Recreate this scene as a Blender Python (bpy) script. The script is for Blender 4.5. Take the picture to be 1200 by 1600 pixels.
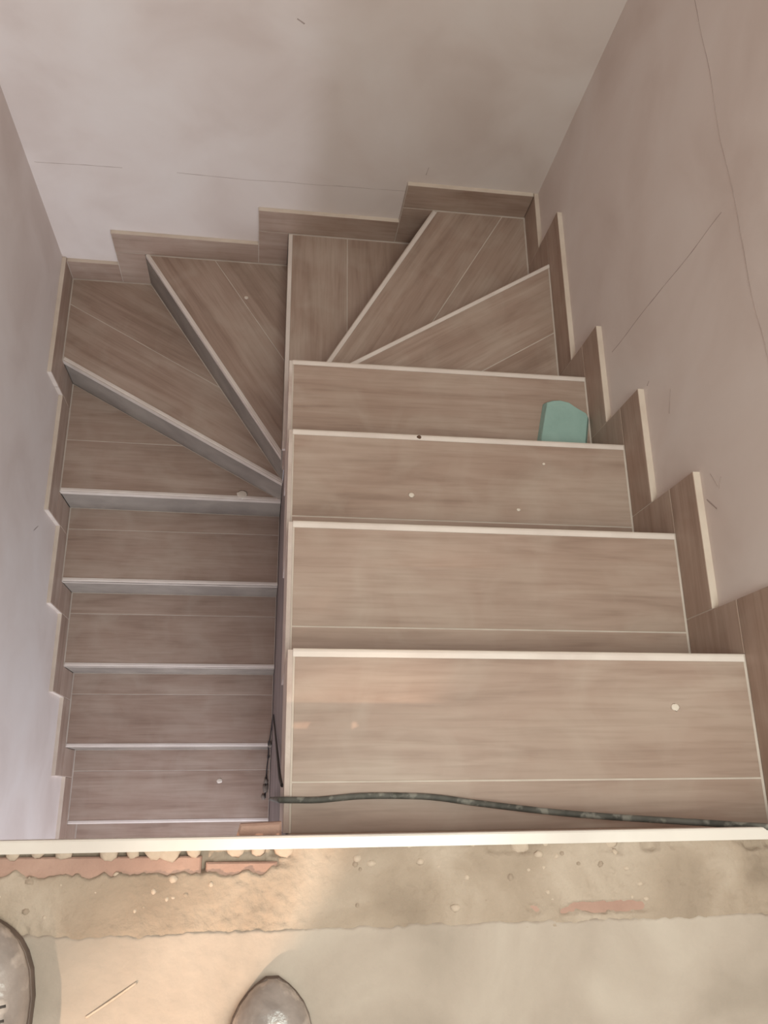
import bpy, math, random
from mathutils import Vector, Matrix, noise

# ---------------------------------------------------------------- reset
for o in list(bpy.data.objects):
    bpy.data.objects.remove(o, do_unlink=True)
scene = bpy.context.scene
col = scene.collection
random.seed(7)
R = math.radians

# ---------------------------------------------------------------- camera
cam_d = bpy.data.cameras.new('camera')
cam = bpy.data.objects.new('camera', cam_d)
col.objects.link(cam)
cam.location = (-0.0466, 0.0238, 1.1811)
cam.rotation_euler = (R(19.0734), R(-8.0802), R(-0.6512))
cam_d.sensor_fit = 'VERTICAL'
cam_d.sensor_height = 24.0
cam_d.lens = 24.0 * 1299.8 / 1600.0
cam_d.clip_start = 0.02
scene.camera = cam

# ---------------------------------------------------------------- light
def lin(r, g, b):
    f = lambda c: (c / 255 / 12.92) if c / 255 <= 0.04045 else ((c / 255 + 0.055) / 1.055) ** 2.4
    return (f(r), f(g), f(b), 1.0)

world = bpy.data.worlds.new('world')
scene.world = world
world.use_nodes = True
bg = world.node_tree.nodes['Background']
bg.inputs['Color'].default_value = (1.0, 0.83, 0.81, 1)
bg.inputs['Strength'].default_value = 0.36

def area(name, loc, target, size, size_y, power, color):
    d = bpy.data.lights.new(name, 'AREA')
    d.shape = 'RECTANGLE'
    d.size, d.size_y, d.energy, d.color = size, size_y, power, color
    o = bpy.data.objects.new(name, d)
    col.objects.link(o)
    o.location = loc
    o.rotation_euler = (Vector(target) - Vector(loc)).to_track_quat('-Z', 'Y').to_euler()
    return o

# soft overhead fill, added to brighten the upper treads
area('overhead_fill', (0.30, -0.22, 2.0), (0.42, 0.30, 0), 0.8, 0.9, 28, (0.90, 1.0, 0.91))
# cool daylight of the lower hall, coming up under the floor slab
area('lower_hall_daylight', (0.05, -1.6, -1.7), (-0.62, 0.5, -1.9), 0.9, 1.9, 40, (0.79, 0.89, 1.0))
# warm lamp, shining through an opening added in the left wall for its beam
ld = bpy.data.lights.new('warm_lamp', 'SPOT')
ld.energy, ld.color, ld.shadow_soft_size = 820, (1.0, 0.73, 0.52), 0.035
ld.spot_size, ld.spot_blend = R(7.0), 1.0
lamp = bpy.data.objects.new('warm_lamp', ld)
col.objects.link(lamp)
lamp.location = (-2.142, -2.995, 2.9)
lamp.rotation_euler = (Vector((-0.105, -0.285, 0)) - lamp.location).to_track_quat('-Z', 'Y').to_euler()

vs = scene.view_settings
vs.view_transform = 'Standard'
vs.look = 'None'
vs.gamma = 1.0
vs.use_curve_mapping = False
vs.exposure = 0.62

# ---------------------------------------------------------------- materials
def new_mat(name):
    m = bpy.data.materials.new(name)
    m.use_nodes = True
    nt = m.node_tree
    return m, nt, nt.nodes['Principled BSDF']

def N(nt, t, **kw):
    n = nt.nodes.new(t)
    for k, v in kw.items():
        if hasattr(n, k):
            setattr(n, k, v)
        else:
            n.inputs[k].default_value = v
    return n

def ramp(nt, stops):
    r = nt.nodes.new('ShaderNodeValToRGB')
    e = r.color_ramp.elements
    while len(e) < len(stops):
        e.new(0.5)
    for x, (p, c) in zip(e, stops):
        x.position, x.color = p, c
    return r

def mix(nt, fac, a, b, blend='MIX'):
    m = nt.nodes.new('ShaderNodeMix')
    m.data_type, m.blend_type = 'RGBA', blend
    for s, v in ((0, fac), (6, a), (7, b)):
        if isinstance(v, bpy.types.NodeSocket):
            nt.links.new(v, m.inputs[s])
        else:
            m.inputs[s].default_value = v
    return m.outputs[2]

def wood_tile(name, tint=1.0):
    """wood-look porcelain: grain runs along the piece's own X axis"""
    m, nt, b = new_mat(name)
    L = nt.links.new
    tc = N(nt, 'ShaderNodeTexCoord')
    oi = N(nt, 'ShaderNodeObjectInfo')
    mul = N(nt, 'ShaderNodeVectorMath', operation='SCALE'); mul.inputs[3].default_value = 37.0
    comb = N(nt, 'ShaderNodeCombineXYZ')
    L(oi.outputs['Random'], comb.inputs[0]); L(oi.outputs['Random'], comb.inputs[1]); L(oi.outputs['Random'], comb.inputs[2])
    L(comb.outputs[0], mul.inputs[0])
    def grain(sx, sy, sc, det, dist):
        mp = N(nt, 'ShaderNodeVectorMath', operation='MULTIPLY'); mp.inputs[1].default_value = (sx, sy, sy)
        ad = N(nt, 'ShaderNodeVectorMath', operation='ADD')
        L(tc.outputs['Object'], mp.inputs[0]); L(mp.outputs[0], ad.inputs[0]); L(mul.outputs[0], ad.inputs[1])
        n = N(nt, 'ShaderNodeTexNoise'); n.inputs['Scale'].default_value = sc
        n.inputs['Detail'].default_value = det; n.inputs['Distortion'].default_value = dist
        L(ad.outputs[0], n.inputs['Vector'])
        return n.outputs['Fac']
    g1 = grain(1.3, 12, 1.6, 4, 0.9)
    g2 = grain(3.0, 60, 2.2, 5, 0.4)
    blot = grain(2.2, 2.6, 1.5, 3, 0.3)
    dust = grain(5, 5, 1.6, 6, 0.6)
    c = lambda r, g, bb: tuple(x * tint for x in lin(r, g, bb)[:3]) + (1,)
    r1 = ramp(nt, [(0.30, c(146, 122, 109)), (0.47, c(160, 136, 123)), (0.70, c(170, 148, 135))])
    L(g1, r1.inputs[0])
    r2 = ramp(nt, [(0.30, (0.80, 0.78, 0.76, 1)), (0.55, (1, 1, 1, 1))])
    L(g2, r2.inputs[0])
    base = mix(nt, 0.65, r1.outputs[0], r2.outputs[0], 'MULTIPLY')
    rb = ramp(nt, [(0.35, (0.90, 0.86, 0.83, 1)), (0.65, (1.05, 1.05, 1.05, 1))])
    L(blot, rb.inputs[0])
    base = mix(nt, 0.7, base, rb.outputs[0], 'MULTIPLY')
    rd = ramp(nt, [(0.45, (0, 0, 0, 1)), (0.78, (0.38, 0.38, 0.38, 1))])
    L(dust, rd.inputs[0])
    base = mix(nt, rd.outputs[0], base, c(182, 166, 153))
    L(base, b.inputs['Base Color'])
    b.inputs['Roughness'].default_value = 0.5
    b.inputs['Specular IOR Level'].default_value = 0.35
    bp = N(nt, 'ShaderNodeBump'); bp.inputs['Strength'].default_value = 0.06; bp.inputs['Distance'].default_value = 0.002
    L(g2, bp.inputs['Height']); L(bp.outputs[0], b.inputs['Normal'])
    return m

def mottled(name, c1, c2, scale=3.0, rough=0.85, bump=0.15, bscale=40, detail=6, c3=None, spots=None, spec=0.2, dist=0.4):
    m, nt, b = new_mat(name)
    L = nt.links.new
    tc = N(nt, 'ShaderNodeTexCoord')
    n1 = N(nt, 'ShaderNodeTexNoise'); n1.inputs['Scale'].default_value = scale
    n1.inputs['Detail'].default_value = detail; n1.inputs['Distortion'].default_value = dist
    L(tc.outputs['Object'], n1.inputs['Vector'])
    st = [(0.32, c1), (0.66, c2)] if c3 is None else [(0.30, c1), (0.5, c2), (0.68, c3)]
    r = ramp(nt, st); L(n1.outputs['Fac'], r.inputs[0])
    base = r.outputs[0]
    if spots:
        n3 = N(nt, 'ShaderNodeTexNoise'); n3.inputs['Scale'].default_value = spots[1]; n3.inputs['Detail'].default_value = 3
        L(tc.outputs['Object'], n3.inputs['Vector'])
        r3 = ramp(nt, [(spots[2], (0, 0, 0, 1)), (spots[2] + 0.08, (spots[3],) * 3 + (1,))])
        L(n3.outputs['Fac'], r3.inputs[0])
        base = mix(nt, r3.outputs[0], base, spots[0])
    L(base, b.inputs['Base Color'])
    b.inputs['Roughness'].default_value = rough
    b.inputs['Specular IOR Level'].default_value = spec
    n2 = N(nt, 'ShaderNodeTexNoise'); n2.inputs['Scale'].default_value = bscale; n2.inputs['Detail'].default_value = 8
    L(tc.outputs['Object'], n2.inputs['Vector'])
    bp = N(nt, 'ShaderNodeBump'); bp.inputs['Strength'].default_value = bump; bp.inputs['Distance'].default_value = 0.01
    L(n2.outputs['Fac'], bp.inputs['Height']); L(bp.outputs[0], b.inputs['Normal'])
    return m

M = {}
M['wood'] = wood_tile('wood_look_porcelain')
M['skirt'] = wood_tile('skirting_porcelain', 1.02)
M['tile_edge'] = mottled('raw_tile_edge', lin(196, 178, 164), lin(208, 192, 178), 12, 0.8, 0.05)
M['grout'] = mottled('pale_grout', lin(182, 166, 155), lin(197, 182, 171), 15, 0.9, 0.1)
M['nosing'] = mottled('cream_plastic_nosing', lin(206, 190, 182), lin(218, 204, 196), 9, 0.38, 0.02, spec=0.4)
M['trim'] = mottled('white_plastic_trim', lin(200, 188, 180), lin(214, 204, 196), 6, 0.3, 0.02, spec=0.5)
M['plaster'] = mottled('pink_plaster', lin(203, 187, 180), lin(212, 198, 192), 3.1, 0.9, 0.04, 25, c3=lin(216, 204, 199))
M['plaster_edge'] = mottled('mortar_edge', lin(176, 155, 146), lin(200, 184, 176), 14, 0.9, 0.2, 60)
M['white_plaster'] = mottled('white_plaster', lin(222, 215, 216), lin(232, 226, 228), 8, 0.9, 0.05)
M['spandrel'] = mottled('shaded_grey_plaster', lin(124, 111, 109), lin(140, 127, 125), 5, 0.9, 0.1, 40)  # darkened so the shade between the flights sits in the plaster colour
M['concrete'] = mottled('dusty_screed', lin(150, 136, 124), lin(167, 152, 140), 5.5, 0.92, 0.2, 70, c3=lin(179, 165, 153), dist=0.4)
M['mortar'] = mottled('rough_mortar', lin(138, 121, 106), lin(160, 142, 126), 7, 0.95, 0.35, 110, c3=lin(177, 160, 145), dist=0.5)
M['brick'] = mottled('red_clay_brick', lin(156, 124, 111), lin(172, 140, 126), 14, 0.9, 0.3, 70)
M['blob'] = mottled('pale_mortar_drip', lin(178, 159, 142), lin(192, 173, 157), 30, 0.9, 0.2, 120)
M['core'] = mottled('raw_concrete', lin(120, 108, 100), lin(140, 128, 118), 6, 0.95, 0.3, 40)
M['crack'] = mottled('pencil_grey', lin(160, 141, 135), lin(174, 156, 150), 20, 0.9, 0.0)
M['foam'] = mottled('turquoise_board', lin(138, 162, 154), lin(152, 176, 168), 9, 0.9, 0.2, 60)
M['cable'] = mottled('hazed_dusty_black_cable', lin(70, 68, 64), lin(104, 100, 94), 30, 0.6, 0.1, 80, spots=(lin(176, 170, 160), 45, 0.55, 0.35))  # black lifted to grey, haze put into the colour; spots are dust
M['wire'] = mottled('thin_black_wire', lin(38, 34, 34), lin(52, 46, 46), 30, 0.5, 0.0)
M['speck'] = mottled('dried_plaster', lin(206, 190, 176), lin(222, 208, 196), 30, 0.9, 0.2, 90)
M['crumb'] = mottled('brown_crumb', lin(84, 62, 50), lin(110, 84, 68), 60, 0.9, 0.2, 90)
M['shoe'] = mottled('dusty_glossy_leather_glints', lin(120, 108, 102), lin(158, 144, 137), 18, 0.22, 0.15, 60, spots=(lin(186, 170, 160), 30, 0.52, 0.7), spec=0.6)  # pale spots are white reflections painted into the dusty leather
M['sole'] = mottled('shoe_sole', lin(96, 84, 78), lin(124, 108, 100), 20, 0.7, 0.1)
M['lining'] = mottled('shoe_lining', lin(70, 64, 62), lin(86, 78, 74), 20, 0.9, 0.1)

# ---------------------------------------------------------------- mesh helpers
def link(name, me, mat, parent=None, loc=None):
    o = bpy.data.objects.new(name, me)
    col.objects.link(o)
    if mat is not None and not me.materials:
        for mm in (mat if isinstance(mat, (list, tuple)) else [mat]):
            me.materials.append(mm)
    if parent is not None:
        o.parent = parent
    if loc is not None:
        o.location = loc
    return o

def mesh(name, v, f):
    me = bpy.data.meshes.new(name)
    me.from_pydata([tuple(p) for p in v], [], f)
    me.update()
    return me

def empty(name, loc=(0, 0, 0)):
    o = bpy.data.objects.new(name, None)
    col.objects.link(o)
    o.location = loc
    o.empty_display_size = 0.05
    return o

def tag(o, label=None, cat=None, group=None, kind=None):
    if label: o['label'] = label
    if cat: o['category'] = cat
    if group: o['group'] = group
    if kind: o['kind'] = kind
    return o

class Boxes:
    def __init__(s): s.v, s.f = [], []
    def box(s, x0, x1, y0, y1, z0, z1):
        b = len(s.v)
        s.v += [(x, y, z) for z in (z0, z1) for y in (y0, y1) for x in (x0, x1)]
        s.f += [tuple(b + i for i in q) for q in ((0, 2, 3, 1), (4, 5, 7, 6), (0, 1, 5, 4), (2, 6, 7, 3), (0, 4, 6, 2), (1, 3, 7, 5))]
        return s
    def prism(s, poly, z0, z1):
        b, n = len(s.v), len(poly)
        s.v += [(p[0], p[1], z0) for p in poly] + [(p[0], p[1], z1) for p in poly]
        s.f += [tuple(b + i for i in range(n))[::-1], tuple(b + n + i for i in range(n))]
        s.f += [(b + i, b + (i + 1) % n, b + n + (i + 1) % n, b + n + i) for i in range(n)]
        return s
    def mesh(s, name): return mesh(name, s.v, s.f)

def area2(p): return sum(p[i][0] * p[(i + 1) % len(p)][1] - p[(i + 1) % len(p)][0] * p[i][1] for i in range(len(p))) / 2
def ccw(p): return list(p) if area2(p) > 0 else list(p)[::-1]

def clip(poly, p0, n, d):
    """keep the part of poly where n.(p-p0) >= d"""
    out = []
    for i in range(len(poly)):
        a, b = poly[i], poly[(i + 1) % len(poly)]
        da = n[0] * (a[0] - p0[0]) + n[1] * (a[1] - p0[1]) - d
        db = n[0] * (b[0] - p0[0]) + n[1] * (b[1] - p0[1]) - d
        if da >= 0: out.append(a)
        if (da >= 0) != (db >= 0):
            t = da / (da - db)
            out.append((a[0] + t * (b[0] - a[0]), a[1] + t * (b[1] - a[1])))
    res = []
    for p in out:
        if not res or math.dist(p, res[-1]) > 1e-5: res.append(p)
    if len(res) > 1 and math.dist(res[0], res[-1]) < 1e-5: res.pop()
    return res

def inset(poly, d):
    poly = ccw(poly)
    out = poly
    for i in range(len(poly)):
        a, b = poly[i], poly[(i + 1) % len(poly)]
        l = math.dist(a, b)
        if l < 1e-6: continue
        out = clip(out, a, (-(b[1] - a[1]) / l, (b[0] - a[0]) / l), d)
        if len(out) < 3: return []
    return out

def slab_mesh(name, poly, th, ch=0.0012):
    """prism with a small chamfer round its top; top at z = 0"""
    top = inset(poly, ch)
    poly = ccw(poly)
    if len(top) != len(poly):
        return Boxes().prism(poly, -th, 0).mesh(name)
    # match the starting corner
    k = min(range(len(top)), key=lambda i: math.dist(top[i], poly[0]))
    top = top[k:] + top[:k]
    n = len(poly)
    v = [(p[0], p[1], -th) for p in poly] + [(p[0], p[1], -ch) for p in poly] + [(p[0], p[1], 0) for p in top]
    f = [tuple(range(n))[::-1], tuple(range(2 * n, 3 * n))]
    for r in (0, n):
        f += [(r + i, r + (i + 1) % n, r + n + (i + 1) % n, r + n + i) for i in range(n)]
    return mesh(name, v, f)

def tube(name, pts, rad, mat, seg=8, parent=None, closed=False, sub=6):
    P = [Vector(p) for p in pts]
    if sub > 1 and len(P) > 2:                      # Catmull-Rom
        Q = []
        for i in range(len(P) - 1):
            a, b, c, d = P[max(i - 1, 0)], P[i], P[i + 1], P[min(i + 2, len(P) - 1)]
            for s in range(sub):
                t = s / sub
                Q.append(0.5 * ((2 * b) + (c - a) * t + (2 * a - 5 * b + 4 * c - d) * t * t + (3 * b - a - 3 * c + d) * t ** 3))
        Q.append(P[-1]); P = Q
    v, f = [], []
    up = Vector((0.13, 0.31, 0.94)).normalized()
    for i, p in enumerate(P):
        t = (P[min(i + 1, len(P) - 1)] - P[max(i - 1, 0)]).normalized()
        a = t.cross(up)
        if a.length < 1e-3: a = t.orthogonal()
        a.normalize(); b = t.cross(a).normalized()
        up = -b if (-b).dot(up) > 0 else b
        for k in range(seg):
            an = 2 * math.pi * k / seg
            v.append(p + (a * math.cos(an) + b * math.sin(an)) * rad)
    for i in range(len(P) - 1):
        for k in range(seg):
            f.append((i * seg + k, i * seg + (k + 1) % seg, (i + 1) * seg + (k + 1) % seg, (i + 1) * seg + k))
    f.append(tuple(range(seg))[::-1]); f.append(tuple(range((len(P) - 1) * seg, len(P) * seg)))
    me = mesh(name, v, f)
    for q in me.polygons: q.use_smooth = True
    return link(name, me, mat, parent)

# ---------------------------------------------------------------- dimensions
h = 0.187                                        # riser
W, D, W2 = 0.7936, 1.9211, 0.8237                # right wall, back wall, left wall (skirting faces)
YF = -0.0211                                     # edge of the upper floor
YU = [YF] + [0.2576 + 0.2823 * i for i in range(4)]      # nosings of treads 0..4
Y5R, X6B, X7, X8B, Y9L = 1.6031, 0.4725, -0.0128, -0.5306, 1.5716
I5, I6, I8, I9 = 1.1048, 1.1224, 1.128, 1.117
XR = -0.004                                      # open side of the lower flight
Y10, G2 = 1.1200, 0.2960
YL = {10 + j: Y10 - j * G2 for j in range(7)}    # treads 10..16
NT = 16
ZB = -(NT + 1) * h                               # lower hall floor
TW = 0.016                                       # skirting depth: wall plane behind the skirting face

# nosing line of every tread: (inner point, outer point)
nose = {}
for k in range(1, 5): nose[k] = ((0, YU[k]), (W, YU[k]))
nose[5] = ((0, I5), (W, Y5R))
nose[6] = ((0, I6), (X6B, D))
nose[7] = ((X7, I6 - 0.03), (X7, D))
nose[8] = ((XR, I8), (X8B, D))
nose[9] = ((XR, I9), (-W2, Y9L))
nose[10] = ((XR, Y10 - 0.006), (-W2, Y10 + 0.002))
for k in range(11, NT + 1): nose[k] = ((XR, YL[k]), (-W2, YL[k]))
poly = {}
YK = [YF - 0.012] + YU[1:]
for k in range(1, 5): poly[k] = [(0, YK[k - 1]), (W, YK[k - 1]), (W, YK[k]), (0, YK[k])]
poly[5] = [(0, YU[4]), (W, YU[4]), (W, Y5R), (0, I5)]
poly[6] = [(0, I5), (W, Y5R), (W, D), (X6B, D), (0, I6)]
poly[7] = [(X7, I6 - 0.002), (0, I6), (X6B, D), (X7, D)]
poly[8] = [(XR, I8), (XR, D), (X8B, D)]
poly[9] = [(XR, I9), (XR, I8), (X8B, D), (-W2, D), (-W2, Y9L)]
poly[10] = [nose[10][0], (XR, I9), (-W2, Y9L), nose[10][1]]
poly[11] = [(XR, YL[11]), nose[10][0], nose[10][1], (-W2, YL[11])]
for k in range(12, NT + 1): poly[k] = [(XR, YL[k]), (XR, YL[k - 1]), (-W2, YL[k - 1]), (-W2, YL[k])]

# ---------------------------------------------------------------- walls
YB = -2.1                                        # how far the building goes on behind the photographer
ZT = 2.6
def wall(name, boxes, mat='plaster'):
    b = Boxes()
    for q in boxes: b.box(*q)
    return tag(link(name, b.mesh(name), M[mat]), kind='structure')

wr = wall('wall_right', [(W + TW, W + TW + 0.15, YB, D + TW + 0.15, ZB - 0.1, ZT)])
wb = wall('wall_back', [(-W2 - TW - 0.15, W + TW, D + TW, D + TW + 0.15, ZB - 0.1, ZT)])
xl = -W2 - TW
JY = -0.195 - 0.8 * ((-0.042 - xl + 0.05) / 0.6)        # edge of the added opening, placed unseen to cut the lamp light
wl = wall('wall_left', [(xl - 0.05, xl, YB, D + TW, ZB - 0.1, -0.001), (xl - 0.05, xl, YB, JY, 0, ZT),
                        (xl - 0.05, xl, -0.55, D + TW, 0, ZT), (xl - 0.05, xl, JY, -0.55, 2.35, ZT)])
wrear = wall('wall_rear', [(xl, W + TW, YB - 0.1, YB, -0.25, ZT)])
# wall between the two flights, stepped under the upper flight
sb = [(-0.002, 0.10, -0.30, YF, ZB, -0.27)]
for k in range(1, 5):
    sb.append((-0.002, 0.10, YU[k - 1], YU[k], ZB, -k * h - 0.252))
sb.append((0.03, 0.10, YU[4], D, ZB, -8 * h - 0.1))
pier = Boxes().box(-0.003, 0.06, 1.122, 1.20, -9 * h + 0.012, -7 * h - 0.02)

def ribbon(name, pts, wd, nrm, parent, mat='crack'):
    """thin raised line on a wall: pts in world, nrm points out of the wall"""
    v, f = [], []
    n = Vector(nrm)
    P = [Vector(p) for p in pts]
    for i, p in enumerate(P):
        t = (P[min(i + 1, len(P) - 1)] - P[max(i - 1, 0)]).normalized()
        s = t.cross(n).normalized() * wd * (0.6 + 0.8 * noise.noise(p * 31)) * 0.5
        v += [p - s, p + n * 0.0006, p + s]
    for i in range(len(P) - 1):
        a = 3 * i
        f += [(a, a + 1, a + 4, a + 3), (a + 1, a + 2, a + 5, a + 4)]
    return link(name, mesh(name, v, f), M[mat], parent)

def wob(a, b, n, amp, ax):
    out = []
    for i in range(n + 1):
        p = Vector(a).lerp(Vector(b), i / n)
        p[ax] += amp * noise.noise(p * 6 + Vector((3, 1, 7)))
        out.append(p)
    return out
xw = W + TW - 0.0002
ribbon('crack', wob((xw, 1.86, -0.034), (xw, 0.5, 0.0), 40, 0.012, 2), 0.0030, (-1, 0, 0), wr)
ribbon('crack', wob((xw, 1.10, -0.60), (xw, 1.10, -0.06), 24, 0.006, 1), 0.0028, (-1, 0, 0), wr)
for (y, z, dy, dz) in ((0.62, -0.235, -0.035, 0.02), (0.60, -0.20, -0.02, -0.012), (0.575, -0.26, -0.03, 0.03), (0.86, -0.34, -0.05, -0.02), (0.92, -0.44, 0.006, 0.012)):
    ribbon('scratch', wob((xw, y, z), (xw, y + dy, z + dz), 5, 0.004, 2), 0.0035, (-1, 0, 0), wr)
yw = D + TW - 0.0002
ribbon('crack', wob((-0.82, yw, -1.075), (-0.55, yw, -1.068), 14, 0.006, 2), 0.0025, (0, -1, 0), wb)
ribbon('crack', wob((-0.38, yw, -1.066), (0.37, yw, -1.064), 30, 0.008, 2), 0.0025, (0, -1, 0), wb)
ribbon('scratch', wob((-0.02, yw, -0.455), (0.0, yw, -0.468), 4, 0.003, 2), 0.005, (0, -1, 0), wb)
ribbon('scratch', wob((0.418, yw, -0.975), (0.421, yw, -0.94), 4, 0.003, 0), 0.003, (0, -1, 0), wb)
ribbon('scratch', wob((xl + 0.0002, 0.93, -1.70), (xl + 0.0002, 0.90, -1.66), 6, 0.01, 2), 0.006, (1, 0, 0), wl)

# lower hall floor
fl2 = tag(link('floor_lower', Boxes().box(xl, W + TW, YB - 0.6, D + TW, ZB - 0.08, ZB).mesh('floor_lower'), M['concrete']), kind='structure')

# ---------------------------------------------------------------- skirting (stepped)
beds = {}
def skirt_piece(parent, axis, face, out, u0, u1, z0, z1):
    """tile on a wall. axis: 0 = runs along X, 1 = runs along Y. out: sign of the direction towards the wall"""
    L_, H_ = abs(u1 - u0), z1 - z0
    g = 0.0011
    beds.setdefault(parent.name, (parent, Boxes()))
    fa, fb_ = sorted((face + 0.0010 * out, face + (TW - 0.0008) * out))
    ua, ub = min(u0, u1) - g, max(u0, u1) - 2 * g
    bb = (fa, fb_, ua, ub) if axis == 1 else (ua, ub, fa, fb_)
    beds[parent.name][1].box(*bb, z0 + 0.0002, z1 - 2 * g)
    L2, H2 = L_ / 2 - g, H_ / 2 - g
    th = TW + 0.0
    ch = 0.001
    # local: x along, y = depth into wall, z up
    v = []
    for (yy, e) in ((th, 0), (ch, 0), (0, ch)):
        v += [(-L2 + e, yy, -H2 + e), (L2 - e, yy, -H2 + e), (L2 - e, yy, H2 - e), (-L2 + e, yy, H2 - e)]
    f = [(0, 1, 2, 3), (8, 11, 10, 9)]
    edge = []
    for r in (0, 4):
        for i in range(4):
            f.append((r + i, r + 4 + i, r + 4 + (i + 1) % 4, r + (i + 1) % 4))
            edge.append(len(f) - 1)
    me = mesh('skirting_tile', v, f)
    me.materials.append(M['skirt']); me.materials.append(M['tile_edge'])
    for i in edge[:4]: me.polygons[i].material_index = 1
    o = link('skirting_tile', me, None, parent)
    um, zm = (u0 + u1) / 2, (z0 + z1) / 2
    if axis == 1:
        o.location = (face, um, zm)
        o.rotation_euler = (0, 0, R(-90) if out > 0 else R(90))
    else:
        o.location = (um, face, zm)
    return o

bR = tag(empty('baseboard_right'), kind='structure')
bB = tag(empty('baseboard_back'), kind='structure')
bL = tag(empty('baseboard_left'), kind='structure')
sR, sB, sL = 0.102, 0.110, 0.120                 # tile height above the tread
oR, oB, oL = 0.100, 0.106, 0.112                 # how far a tile runs past its nosing
fr, fb, flf = W + 0.0008, D + 0.0008, -W2 - 0.0008
prev = YF - 0.0
for k in range(1, 6):
    y = (YU + [Y5R])[k]
    a = prev + (oR if k > 1 else 0.0)
    off = oR if k < 5 else 0.116
    skirt_piece(bR, 1, fr, 1, a, y + off, -k * h, -k * h + sR)
    skirt_piece(bR, 1, fr, 1, y, y + off, -(k + 1) * h, -k * h)
    prev = y
skirt_piece(bR, 1, fr, 1, Y5R + 0.116, D + TW, -6 * h, -6 * h + sB)
px = W
for k in range(6, 9):
    x = {6: X6B, 7: X7, 8: X8B}[k]
    a = px - (oB if k > 6 else -0.0)
    skirt_piece(bB, 0, fb, 1, x - oB, a, -k * h, -k * h + sB)
    skirt_piece(bB, 0, fb, 1, x - oB, x, -(k + 1) * h, -k * h)
    px = x
skirt_piece(bB, 0, fb, 1, -W2, X8B - oB, -9 * h, -9 * h + sB)
prev = D + TW
for k in range(9, NT + 1):
    y = Y9L if k == 9 else YL[k]
    a = prev - (oL if k > 9 else 0.0)
    skirt_piece(bL, 1, flf, -1, y - oL, a, -k * h, -k * h + (sL if k > 9 else sB + 0.006))
    skirt_piece(bL, 1, flf, -1, y - oL, y, -(k + 1) * h, -k * h)
    prev = y

for par, b in beds.values():
    link('grout_bed', b.mesh('grout_bed'), M['grout'], par)

# ---------------------------------------------------------------- staircase
st = tag(empty('staircase', (0, 0, 0)), 'U-shaped winder staircase tiled in wood-look planks with pale nosings', 'staircase')
core = Boxes()
def grow(P):
    e = 0.004
    return [(W + e if p[0] > W - 1e-5 else (-W2 - e if p[0] < -W2 + 1e-5 else p[0]), D + e if p[1] > D - 1e-5 else p[1]) for p in P]
NW, PW, GAP = 0.0135, 0.194, 0.003
for k in range(1, NT + 1):
    P = ccw(poly[k]); z = -k * h
    core.prism(P, z - 0.24, z - 0.031)
    tr = link('tread', Boxes().prism(grow(P), -0.029, 0).mesh('tread'), M['grout'], st, (0, 0, z - 0.0006))
    a, b = Vector(nose[k][0]), Vector(nose[k][1])
    t = (b - a).normalized()
    n = Vector((-t.y, t.x))
    cen = sum((Vector(p) for p in P), Vector((0, 0))) / len(P)
    if n.dot(cen - a) < 0: n = -n                # n points uphill, away from the nosing
    # planks in bands parallel to the nosing
    Q = inset(P, 0.0034)
    bands = [(NW + 0.0005, NW + PW), (NW + PW + GAP, 5)]
    for d0, d1 in bands:
        q = clip(Q, a, n, d0)
        if len(q) >= 3: q = clip(q, a, (-n.x, -n.y), -d1)
        if len(q) < 3 or abs(area2(q)) < 2e-4: continue
        mid = a + n * (d0 + min(d1, d0 + 0.1)) / 2 + t * (b - a).length / 2
        loc = [((Vector(p) - mid).dot(t), (Vector(p) - mid).dot(Vector((-t.y, t.x)))) for p in q]
        o = link('plank', slab_mesh('plank', loc, 0.010, 0.0005), M['wood'], tr)
        o.location = (mid.x, mid.y, 0.0006)
        o.rotation_euler = (0, 0, math.atan2(t.y, t.x))
    # nosing strip, quarter-round front
    ln = (b - a).length
    e0, e1 = 0.0, ln - 0.002
    prof = [(NW, 0.0008), (0.005, 0.0008), (0.002, -0.0004), (0.0004, -0.003), (0.0, -0.007), (0.0, -0.014), (NW, -0.014)]
    v, f = [], []
    for e in (e0, e1):
        for (d, zz) in prof:
            p = a + t * e + n * d
            v.append((p.x, p.y, zz))
    m_ = len(prof)
    f = [tuple(range(m_)), tuple(range(m_, 2 * m_))[::-1]] + [(i, m_ + i, m_ + (i + 1) % m_, (i + 1) % m_) for i in range(m_)]
    link('nosing', mesh('nosing', v, f), M['nosing'], tr, (0, 0, 0.0006))
    # riser tile below the nosing
    v0, v1 = a + n * 0.004, b + n * 0.004
    mid = (v0 + v1) / 2
    hl = ln / 2 - 0.002
    zt, zb = -0.0145, -h + 0.0015
    zm, hz = (zt + zb) / 2, (zt - zb) / 2
    r = Boxes().box(-hl, hl, -0.005, 0.005, -hz, hz)
    o = link('riser', r.mesh('riser'), M['wood'], st)
    c2 = mid + n * 0.005
    o.location = (c2.x, c2.y, z + zm)
    o.rotation_euler = (0, 0, math.atan2(t.y, t.x))
# riser below the upper floor edge
o = link('riser', Boxes().box(-W / 2, W / 2, -0.005, 0.005, -0.083, 0.083).mesh('riser'), M['wood'], st)
o.location = (W / 2, YF - 0.009, -0.102)
link('concrete_core', core.mesh('concrete_core'), M['core'], st)
sp = Boxes()
for q in sb: sp.box(*q)
link('spandrel_wall', sp.mesh('spandrel_wall'), M['spandrel'], st)
link('newel_pier', pier.mesh('newel_pier'), M['white_plaster'], st)
pe = Boxes()
for k in range(1, 5):
    pe.box(-0.0085, -0.0002, YU[k - 1] - 0.004, YU[k] - 0.002, -k * h - 0.25, -k * h - 0.001)
link('mortar_edge', pe.mesh('mortar_edge'), M['plaster_edge'], st)

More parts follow.
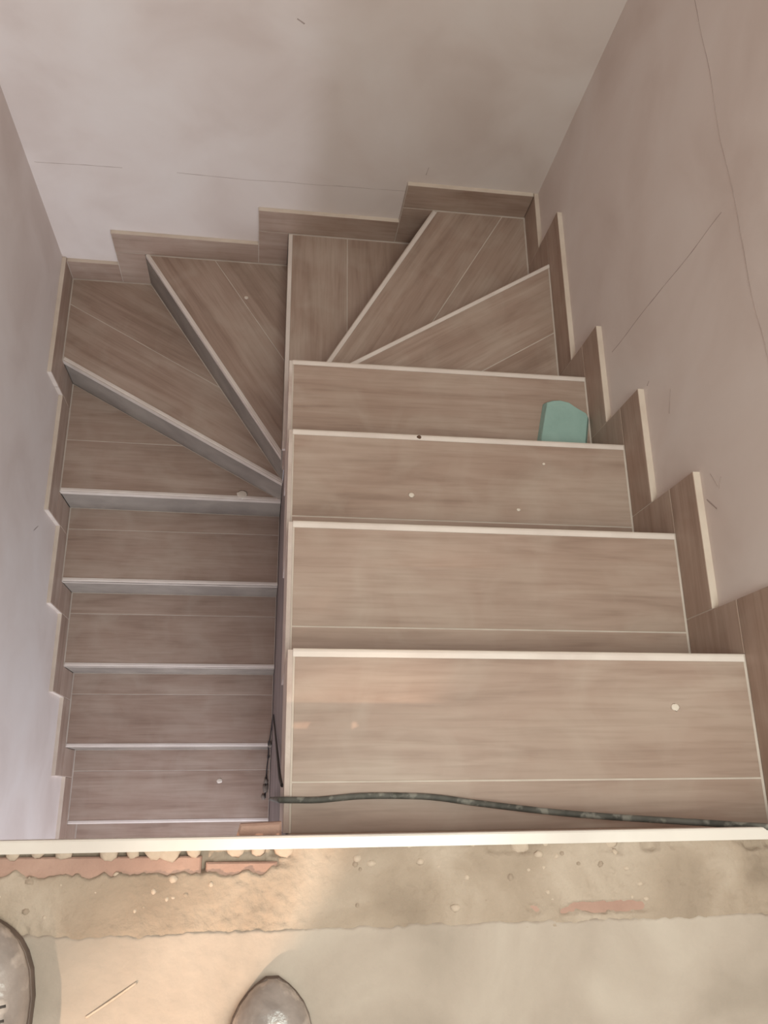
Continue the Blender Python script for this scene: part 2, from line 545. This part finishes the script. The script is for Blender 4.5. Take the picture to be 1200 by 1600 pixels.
# ---------------------------------------------------------------- upper floor: screed, rough mortar band, bricks, trim
YM = -0.128
def fnoise(x, y, s, o=0): return noise.fractal(Vector((x * s, y * s, o)), 1.0, 2.0, 5)
def grid_mesh(name, xs, ys, zf, zb):
    nx, ny = len(xs), len(ys)
    v = [(x, y, zf(x, y)) for y in ys for x in xs]
    f = [(j * nx + i, j * nx + i + 1, (j + 1) * nx + i + 1, (j + 1) * nx + i) for j in range(ny - 1) for i in range(nx - 1)]
    # skirt down to zb
    rim = [i for i in range(nx)] + [j * nx + nx - 1 for j in range(1, ny)] + [(ny - 1) * nx + i for i in range(nx - 2, -1, -1)] + [j * nx for j in range(ny - 2, 0, -1)]
    b = len(v)
    v += [(v[i][0], v[i][1], zb) for i in rim]
    m_ = len(rim)
    f += [(rim[(i + 1) % m_], rim[i], b + i, b + (i + 1) % m_) for i in range(m_)]
    f.append(tuple(range(b, b + m_)))
    me = mesh(name, v, f)
    for p in me.polygons: p.use_smooth = True
    return me
def lins(a, b, n): return [a + (b - a) * i / n for i in range(n + 1)]
floor = tag(empty('floor'), kind='structure')
x0f, x1f = xl + 0.001, W + TW - 0.001
def screed_z(x, y):
    e = (YM + 0.004 * fnoise(x, 3, 14) + 0.0025 * fnoise(x, y, 60, 5) - y) / 0.008         # ragged lip at the mortar band
    lip = max(0.0, min(1.0, e))
    return -0.009 * (1 - lip * lip * (3 - 2 * lip)) + 0.0012 * fnoise(x, y, 9) + 0.0006 * fnoise(x, y, 50, 4)
ys = lins(YB, -0.40, 12) + lins(-0.39, -0.16, 50) + lins(-0.159, YM + 0.012, 28)
link('screed', grid_mesh('screed', lins(x0f, x1f, 640), ys, screed_z, -0.05), M['concrete'], floor)
def mortar_z(x, y):
    gr = max(0.0, min(1.0, 0.5 + 1.2 * fnoise(x, y, 7, 9)))
    z = -0.0022 + 0.0016 * fnoise(x, y, 12, 1) + 0.0032 * gr * fnoise(x, y, 75, 2)
    z -= 0.0016 * max(0.0, min(1.0, (y - YM) / 0.02))
    # left of x = -0.05 the mortar stops short of the trim and the bricks show
    if x < 0.0:
        m = max(0.0, min(1.0, (y - (-0.066 + 0.010 * fnoise(x, 5, 30))) / 0.007)) * min(1.0, max(0.0, -x / 0.04))
        z -= 0.020 * m
    q = max(0.0, 1 - ((x - 0.40) / 0.10) ** 2) * max(0.0, 1 - ((y + 0.119) / 0.009) ** 2)
    q *= max(0.0, min(1.0, 0.75 + 1.4 * fnoise(x, y, 45, 6)))
    if x > -0.03:
        z -= 0.009 * max(0.0, min(1.0, (y + 0.052 + 0.008 * fnoise(x, 2, 25)) / 0.005)) * max(0.0, min(1.0, 2.2 * fnoise(x, 7.3, 13)))
    return z - 0.011 * q
link('mortar_band', grid_mesh('mortar_band', lins(x0f, x1f, 560), lins(YM - 0.012, YF - 0.0145, 50), mortar_z, -0.05), M['mortar'], floor)
link('slab', Boxes().box(x0f, x1f, YB, YF - 0.0145, -0.25, -0.052).box(0.0, x1f, -0.30, YF - 0.0145, -0.50, -0.2505).mesh('slab'), M['core'], floor)  # lower box: unseen beam added to block hall light leaking up
bricks = [(-0.80, -0.66, -0.076, -0.0440), (-0.652, -0.405, -0.076, -0.0440), (-0.401, -0.118, -0.076, -0.0430), (-0.112, -0.02, -0.072, -0.053)]
for (a, b, c, d) in bricks:
    q = inset([(a, c), (b, c), (b, d), (a, d)], 0.0)
    o = link('brick', slab_mesh('brick', [(p[0] - (a + b) / 2, p[1] - (c + d) / 2) for p in q], 0.04, 0.002), M['brick'], floor)
    o.location = ((a + b) / 2, (c + d) / 2, -0.0090)
    o.rotation_euler = (R(random.uniform(-2, 2)), R(random.uniform(-.5, .5)), R(random.uniform(-.8, .8)))
o = link('brick', slab_mesh('brick', [(-0.10, -0.012), (0.09, -0.011), (0.10, 0.010), (-0.09, 0.012)], 0.03, 0.002), M['brick'], floor, (0.40, -0.118, -0.0068))
# brick end sticking out below the trim
o = link('brick', slab_mesh('brick', [(-0.034, -0.02), (0.030, -0.02), (0.030, 0.012), (-0.026, 0.010)], 0.05, 0.003), M['brick'], floor, (-0.045, YF + 0.004, -0.03))

def lump(name, loc, sx, sy, sz, mat, parent=None, seed=0, n=10, m=5, rough=0.35):
    v, f = [], []
    for j in range(m):
        ph = (j / m) * math.pi / 2
        for i in range(n):
            th = 2 * math.pi * i / n
            p = Vector((math.cos(th) * math.cos(ph), math.sin(th) * math.cos(ph), math.sin(ph)))
            k = 1 + rough * noise.noise(p * 1.7 + Vector((seed * 3.1, seed, 0)))
            v.append((p.x * sx * k, p.y * sy * k, p.z * sz))
    v.append((0, 0, sz))
    for j in range(m - 1):
        for i in range(n):
            f.append((j * n + i, j * n + (i + 1) % n, (j + 1) * n + (i + 1) % n, (j + 1) * n + i))
    for i in range(n): f.append(((m - 1) * n + i, (m - 1) * n + (i + 1) % n, m * n))
    f.append(tuple(range(n))[::-1])
    me = mesh(name, v, f)
    for p in me.polygons: p.use_smooth = True
    return link(name, me, mat, parent, loc)

# mortar squeezed out along the trim
drips = [(-0.385, .014), (-0.352, .009), (-0.322, .008), (-0.29, .011), (-0.235, .013), (-0.205, .009), (-0.178, .013), (-0.160, .017), (-0.128, .010),
         (-0.075, .013), (-0.045, .010), (-0.012, .014), (0.03, .010), (0.07, .012), (0.155, .011), (0.215, .009), (0.245, .013), (0.31, .014), (0.345, .010), (0.44, .011), (-0.46, .012), (-0.5, .01)]
for i, (x, r) in enumerate(drips):
    lump('mortar_drip', (x, YF - 0.0165, -0.010), r, r * random.uniform(.7, 1.0), 0.006, M['blob'], floor, i, rough=0.3)
for i in range(46):
    x = random.uniform(-0.38, 0.5); y = random.uniform(-0.118, -0.05); r = random.uniform(.002, .0055)
    lump('mortar_crumb', (x, y, mortar_z(x, y) - 0.0015), r * random.uniform(.8, 1.6), r, r * .8, M['blob'] if i % 3 else M['mortar'], floor, i + 40, 7, 3)

tube('floor_scratch', [(-0.243, -0.221, 0.001), (-0.215, -0.204, 0.0016), (-0.187, -0.186, 0.001)], 0.0016, M['blob'], 6, floor)  # pale scratch in the screed, added as a thin raised sliver

# white trim along the floor edge
tv, tf = [], []
prof = [(-0.0165, 0.0005), (-0.0165, 0.0022), (-0.003, 0.0022), (-0.0008, 0.0012), (0.0, -0.001), (0.0, -0.017), (-0.002, -0.017), (-0.0025, -0.012), (-0.0165, -0.012)]
for x in (x0f, x1f):
    tv += [(x, YF + d, z) for d, z in prof]
m_ = len(prof)
tf = [tuple(range(m_))[::-1], tuple(range(m_, 2 * m_))] + [(i, (i + 1) % m_, m_ + (i + 1) % m_, m_ + i) for i in range(m_)]
tag(link('trim_1', mesh('trim_1', tv, tf), M['trim']), kind='structure')

# ---------------------------------------------------------------- loose things
# turquoise board offcut on tread 4
zt4 = -4 * h + 0.0008
top = [(0.647, 0.862), (0.647, 0.905), (0.671, 1.010), (0.688, 1.016), (0.708, 1.018), (0.732, 1.013), (0.750, 1.000), (0.777, 0.984), (0.781, 0.975), (0.768, 0.90), (0.766, 0.862)]
c0 = Vector((0.715, 0.94))
bot = [(p[0] + (0.011 if p[0] > 0.74 else -0.004), p[1] + (0.004 if p[1] > 1 else 0)) for p in top]
n_ = len(top)
v = [(p[0] - c0.x, p[1] - c0.y, 0) for p in bot] + [(p[0] - c0.x, p[1] - c0.y, 0.021) for p in top] + \
    [((p[0] - c0.x) * 0.975, (p[1] - c0.y) * 0.975, 0.0235) for p in top]
f = [tuple(range(n_)), tuple(range(2 * n_, 3 * n_))[::-1]]
for r in (0, n_): f += [(r + i, r + n_ + i, r + n_ + (i + 1) % n_, r + (i + 1) % n_) for i in range(n_)]
me = mesh('board_offcut', v, f)
me.flip_normals()
tag(link('board_offcut', me, M['foam'], None, (c0.x, c0.y, zt4)), 'broken turquoise board offcut lying on a stair tread by the wall', 'board')

# thick dusty cable
cz = -h + 0.0058
cab = [(-0.014, 0.026, -1.45), (-0.0155, 0.025, -1.0), (-0.0155, 0.024, -0.5), (-0.0150, 0.023, -0.22), (-0.010, 0.023, cz + 0.002), (0.012, 0.0225, cz + .0005), (0.047, 0.0225, cz), (0.106, 0.027, cz),
       (0.17, 0.027, cz), (0.228, 0.024, cz + 0.001), (0.306, 0.013, -0.165), (0.438, -0.003, -0.125), (0.618, -0.017, -0.050), (0.685, -0.0225, 0.010), (0.74, -0.030, 0.0085), (0.795, -0.036, 0.0085)]
tag(tube('cable', cab, 0.0048, M['cable'], 10), 'thick dusty black cable lying across the top stair tread', 'cable')
# thin black wire hanging beside the lower flight
wp = [(-0.010, 0.045, -0.26), (-0.011, 0.062, -0.40), (-0.010, 0.115, -0.716), (-0.007, 0.20, -1.28), (-0.006, 0.302, -1.88), (-0.006, 0.320, -2.03), (-0.008, 0.30, -2.15), (-0.011, 0.262, -2.36), (-0.016, 0.238, -2.424),
      (-0.014, 0.205, -2.50), (-0.018, 0.15, -2.60), (-0.020, 0.09, -2.614), (-0.022, 0.03, -2.614)]
tag(tube('wire', wp, 0.0028, M['wire'], 7), 'thin black wire hanging in the gap between the flights', 'wire')

# dried plaster spots and lumps on the treads
def on_tread(k, x, y, r, name='plaster_spot', mat='speck', hz=0.0016, label=None, cat='spot', group=None, i=0):
    o = lump(name, (x, y, -k * h + 0.0002), r, r * 0.8, hz, M[mat], None, i, 9, 3)
    return tag(o, label, cat, group)
G1 = 'dried plaster spots on the stair treads'
spots = [(14, -0.216, 0.102, 0.013, 'round pale plaster spot on a lower tread near its open side'),
         (10, -0.153, 1.135, 0.021, 'pale plaster blot on the nosing of the first straight lower tread'),
         (3, 0.271, 0.672, 0.007, 'small round plaster spot in the middle of an upper tread'),
         (3, 0.520, 0.646, 0.005, 'small plaster crumb near the rear seam of an upper tread'),
         (8, -0.158, 1.769, 0.008, 'tiny pale plaster spot on the reddish winder tread'),
         (3, 0.589, 0.763, 0.004, 'tiny pale plaster speck near the front of an upper tread'),
         (1, 0.652, 0.165, 0.008, 'small pale plaster smear on the top tread near the wall')]
for i, (k, x, y, r, lb) in enumerate(spots):
    on_tread(k, x, y, r, label=lb, cat='plaster spot', group=G1, i=i)
on_tread(3, 0.292, 0.8165, 0.0055, 'debris_crumb', 'crumb', 0.005, 'small dark brown crumb lying on a pale tread nosing', 'crumb', None, 21)

# broken plaster flakes on the open edge of the lower flight
for i, (x, y, z, r) in enumerate([(-0.012, 0.243, -13 * h, .010), (-0.014, 0.20, -14 * h, .008), (-0.020, 0.10, -14 * h, .013), (-0.022, 0.07, -14 * h, .016), (-0.028, 0.035, -14 * h, .011)]):
    tag(lump('mortar_flake', (x, y, z + 0.0002), r * .8, r * 1.3, 0.008, M['core'], None, 60 + i, 8, 3, 0.7),
        ['ragged mortar flake on a lower nosing where the thin wire crosses it', 'small mortar flake under the thin wire, next below the nosing flake', 'mortar flake under the lower end of the thin wire', 'largest mortar flake at the lower end of the thin wire', 'outermost mortar flake past the lower end of the thin wire'][i], 'mortar flake', 'mortar flakes beside the thin wire')

# ---------------------------------------------------------------- shoes
def interp(tab, s):
    for (a, va), (b, vb) in zip(tab, tab[1:]):
        if s <= b:
            t = (s - a) / (b - a)
            return va + (vb - va) * t
    return tab[-1][1]
WT = [(0, .004), (.006, .017), (.014, .026), (.026, .036), (.04, .043), (.06, .0485), (.09, .050), (.14, .043), (.19, .037), (.24, .037), (.262, .032), (.276, .022), (.284, .008)]
HT = [(0, .026), (.01, .036), (.025, .044), (.05, .049), (.09, .056), (.135, .072), (.17, .078), (.22, .072), (.284, .080)]
def make_shoe(name, label, tip, rz):
    root = tag(empty(name, (tip[0], tip[1], 0.0012)), label, 'shoe', 'pair of dusty shoes on the screed')
    root.rotation_euler = (0, 0, rz)
    z0 = 0.016
    S = [0, .003, .006, .010, .014, .02, .026, .033, .04, .05, .06, .075, .09, .105, .12, .135]
    S2 = [.135, .15, .165, .18, .2, .22, .24, .252, .262, .27, .276, .281, .284]
    def pt(s, an):
        w, H = interp(WT, s), interp(HT, s)
        c, sn = math.cos(an), math.sin(an)
        return (w * (abs(c) ** .75) * (1 if c >= 0 else -1), -s, z0 + (H - z0) * abs(sn) ** .85)
    v, f = [], []
    m = 18
    for s in S: v += [pt(s, math.pi * i / m) for i in range(m + 1)]
    for j in range(len(S) - 1):
        for i in range(m):
            a = j * (m + 1) + i
            f.append((a, a + m + 1, a + m + 2, a + 1))
    f.append(tuple(range(m + 1)))
    hm = 8
    for side in (0, 1):
        b = len(v)
        for s in S2:
            am = math.pi / 2 * (1 - 0.36 * min(1, max(0, (s - .135) / .03)))
            for i in range(hm + 1):
                an = am * i / hm
                v.append(pt(s, an if side == 0 else math.pi - an))
        for j in range(len(S2) - 1):
            for i in range(hm):
                a = b + j * (hm + 1) + i
                q = (a, a + hm + 1, a + hm + 2, a + 1)
                f.append(q if side == 0 else q[::-1])
    me = mesh('upper', v, f)
    for p in me.polygons: p.use_smooth = True
    up = link('upper', me, M['shoe'], root)
    so = up.modifiers.new('thickness', 'SOLIDIFY'); so.thickness = 0.003; so.offset = -1
    # welt seam round the toe cap, sole, insole, laces
    tube('toe_seam', [pt(.062 + .012 * math.cos(math.pi * i / 12 - math.pi / 2), math.pi * i / 12) for i in range(13)], 0.0012, M['sole'], 6, up, sub=2)
    outl = []
    for s, w in WT: outl.append((w + 0.004, -s if s else 0.003))
    full = outl + [(-x, y) for x, y in outl[::-1]]
    link('sole', Boxes().prism(ccw(full), 0.0, 0.018).mesh('sole'), M['sole'], root)
    ins = [(max(w - .005, .002), -s) for s, w in WT if s > .06]
    link('insole', Boxes().prism(ccw(ins + [(-x, y) for x, y in ins[::-1]]), 0.0182, 0.023).mesh('insole'), M['lining'], root)
    for s in (.088, .102, .116, .130):
        tube('lace', [tuple(Vector(pt(s, math.pi * (0.30 + 0.4 * i / 6))) + Vector((0, 0, .002))) for i in range(7)], 0.0022, M['lining'], 6, root, sub=2)
    return root
make_shoe('shoe', 'dusty glossy grey shoe whose toe meets the edge of the warm light patch', (-0.0225, -0.1875), R(0))
make_shoe('shoe', 'dusty grey shoe on the screed beyond the warm light patch', (-0.368, -0.112), R(7))
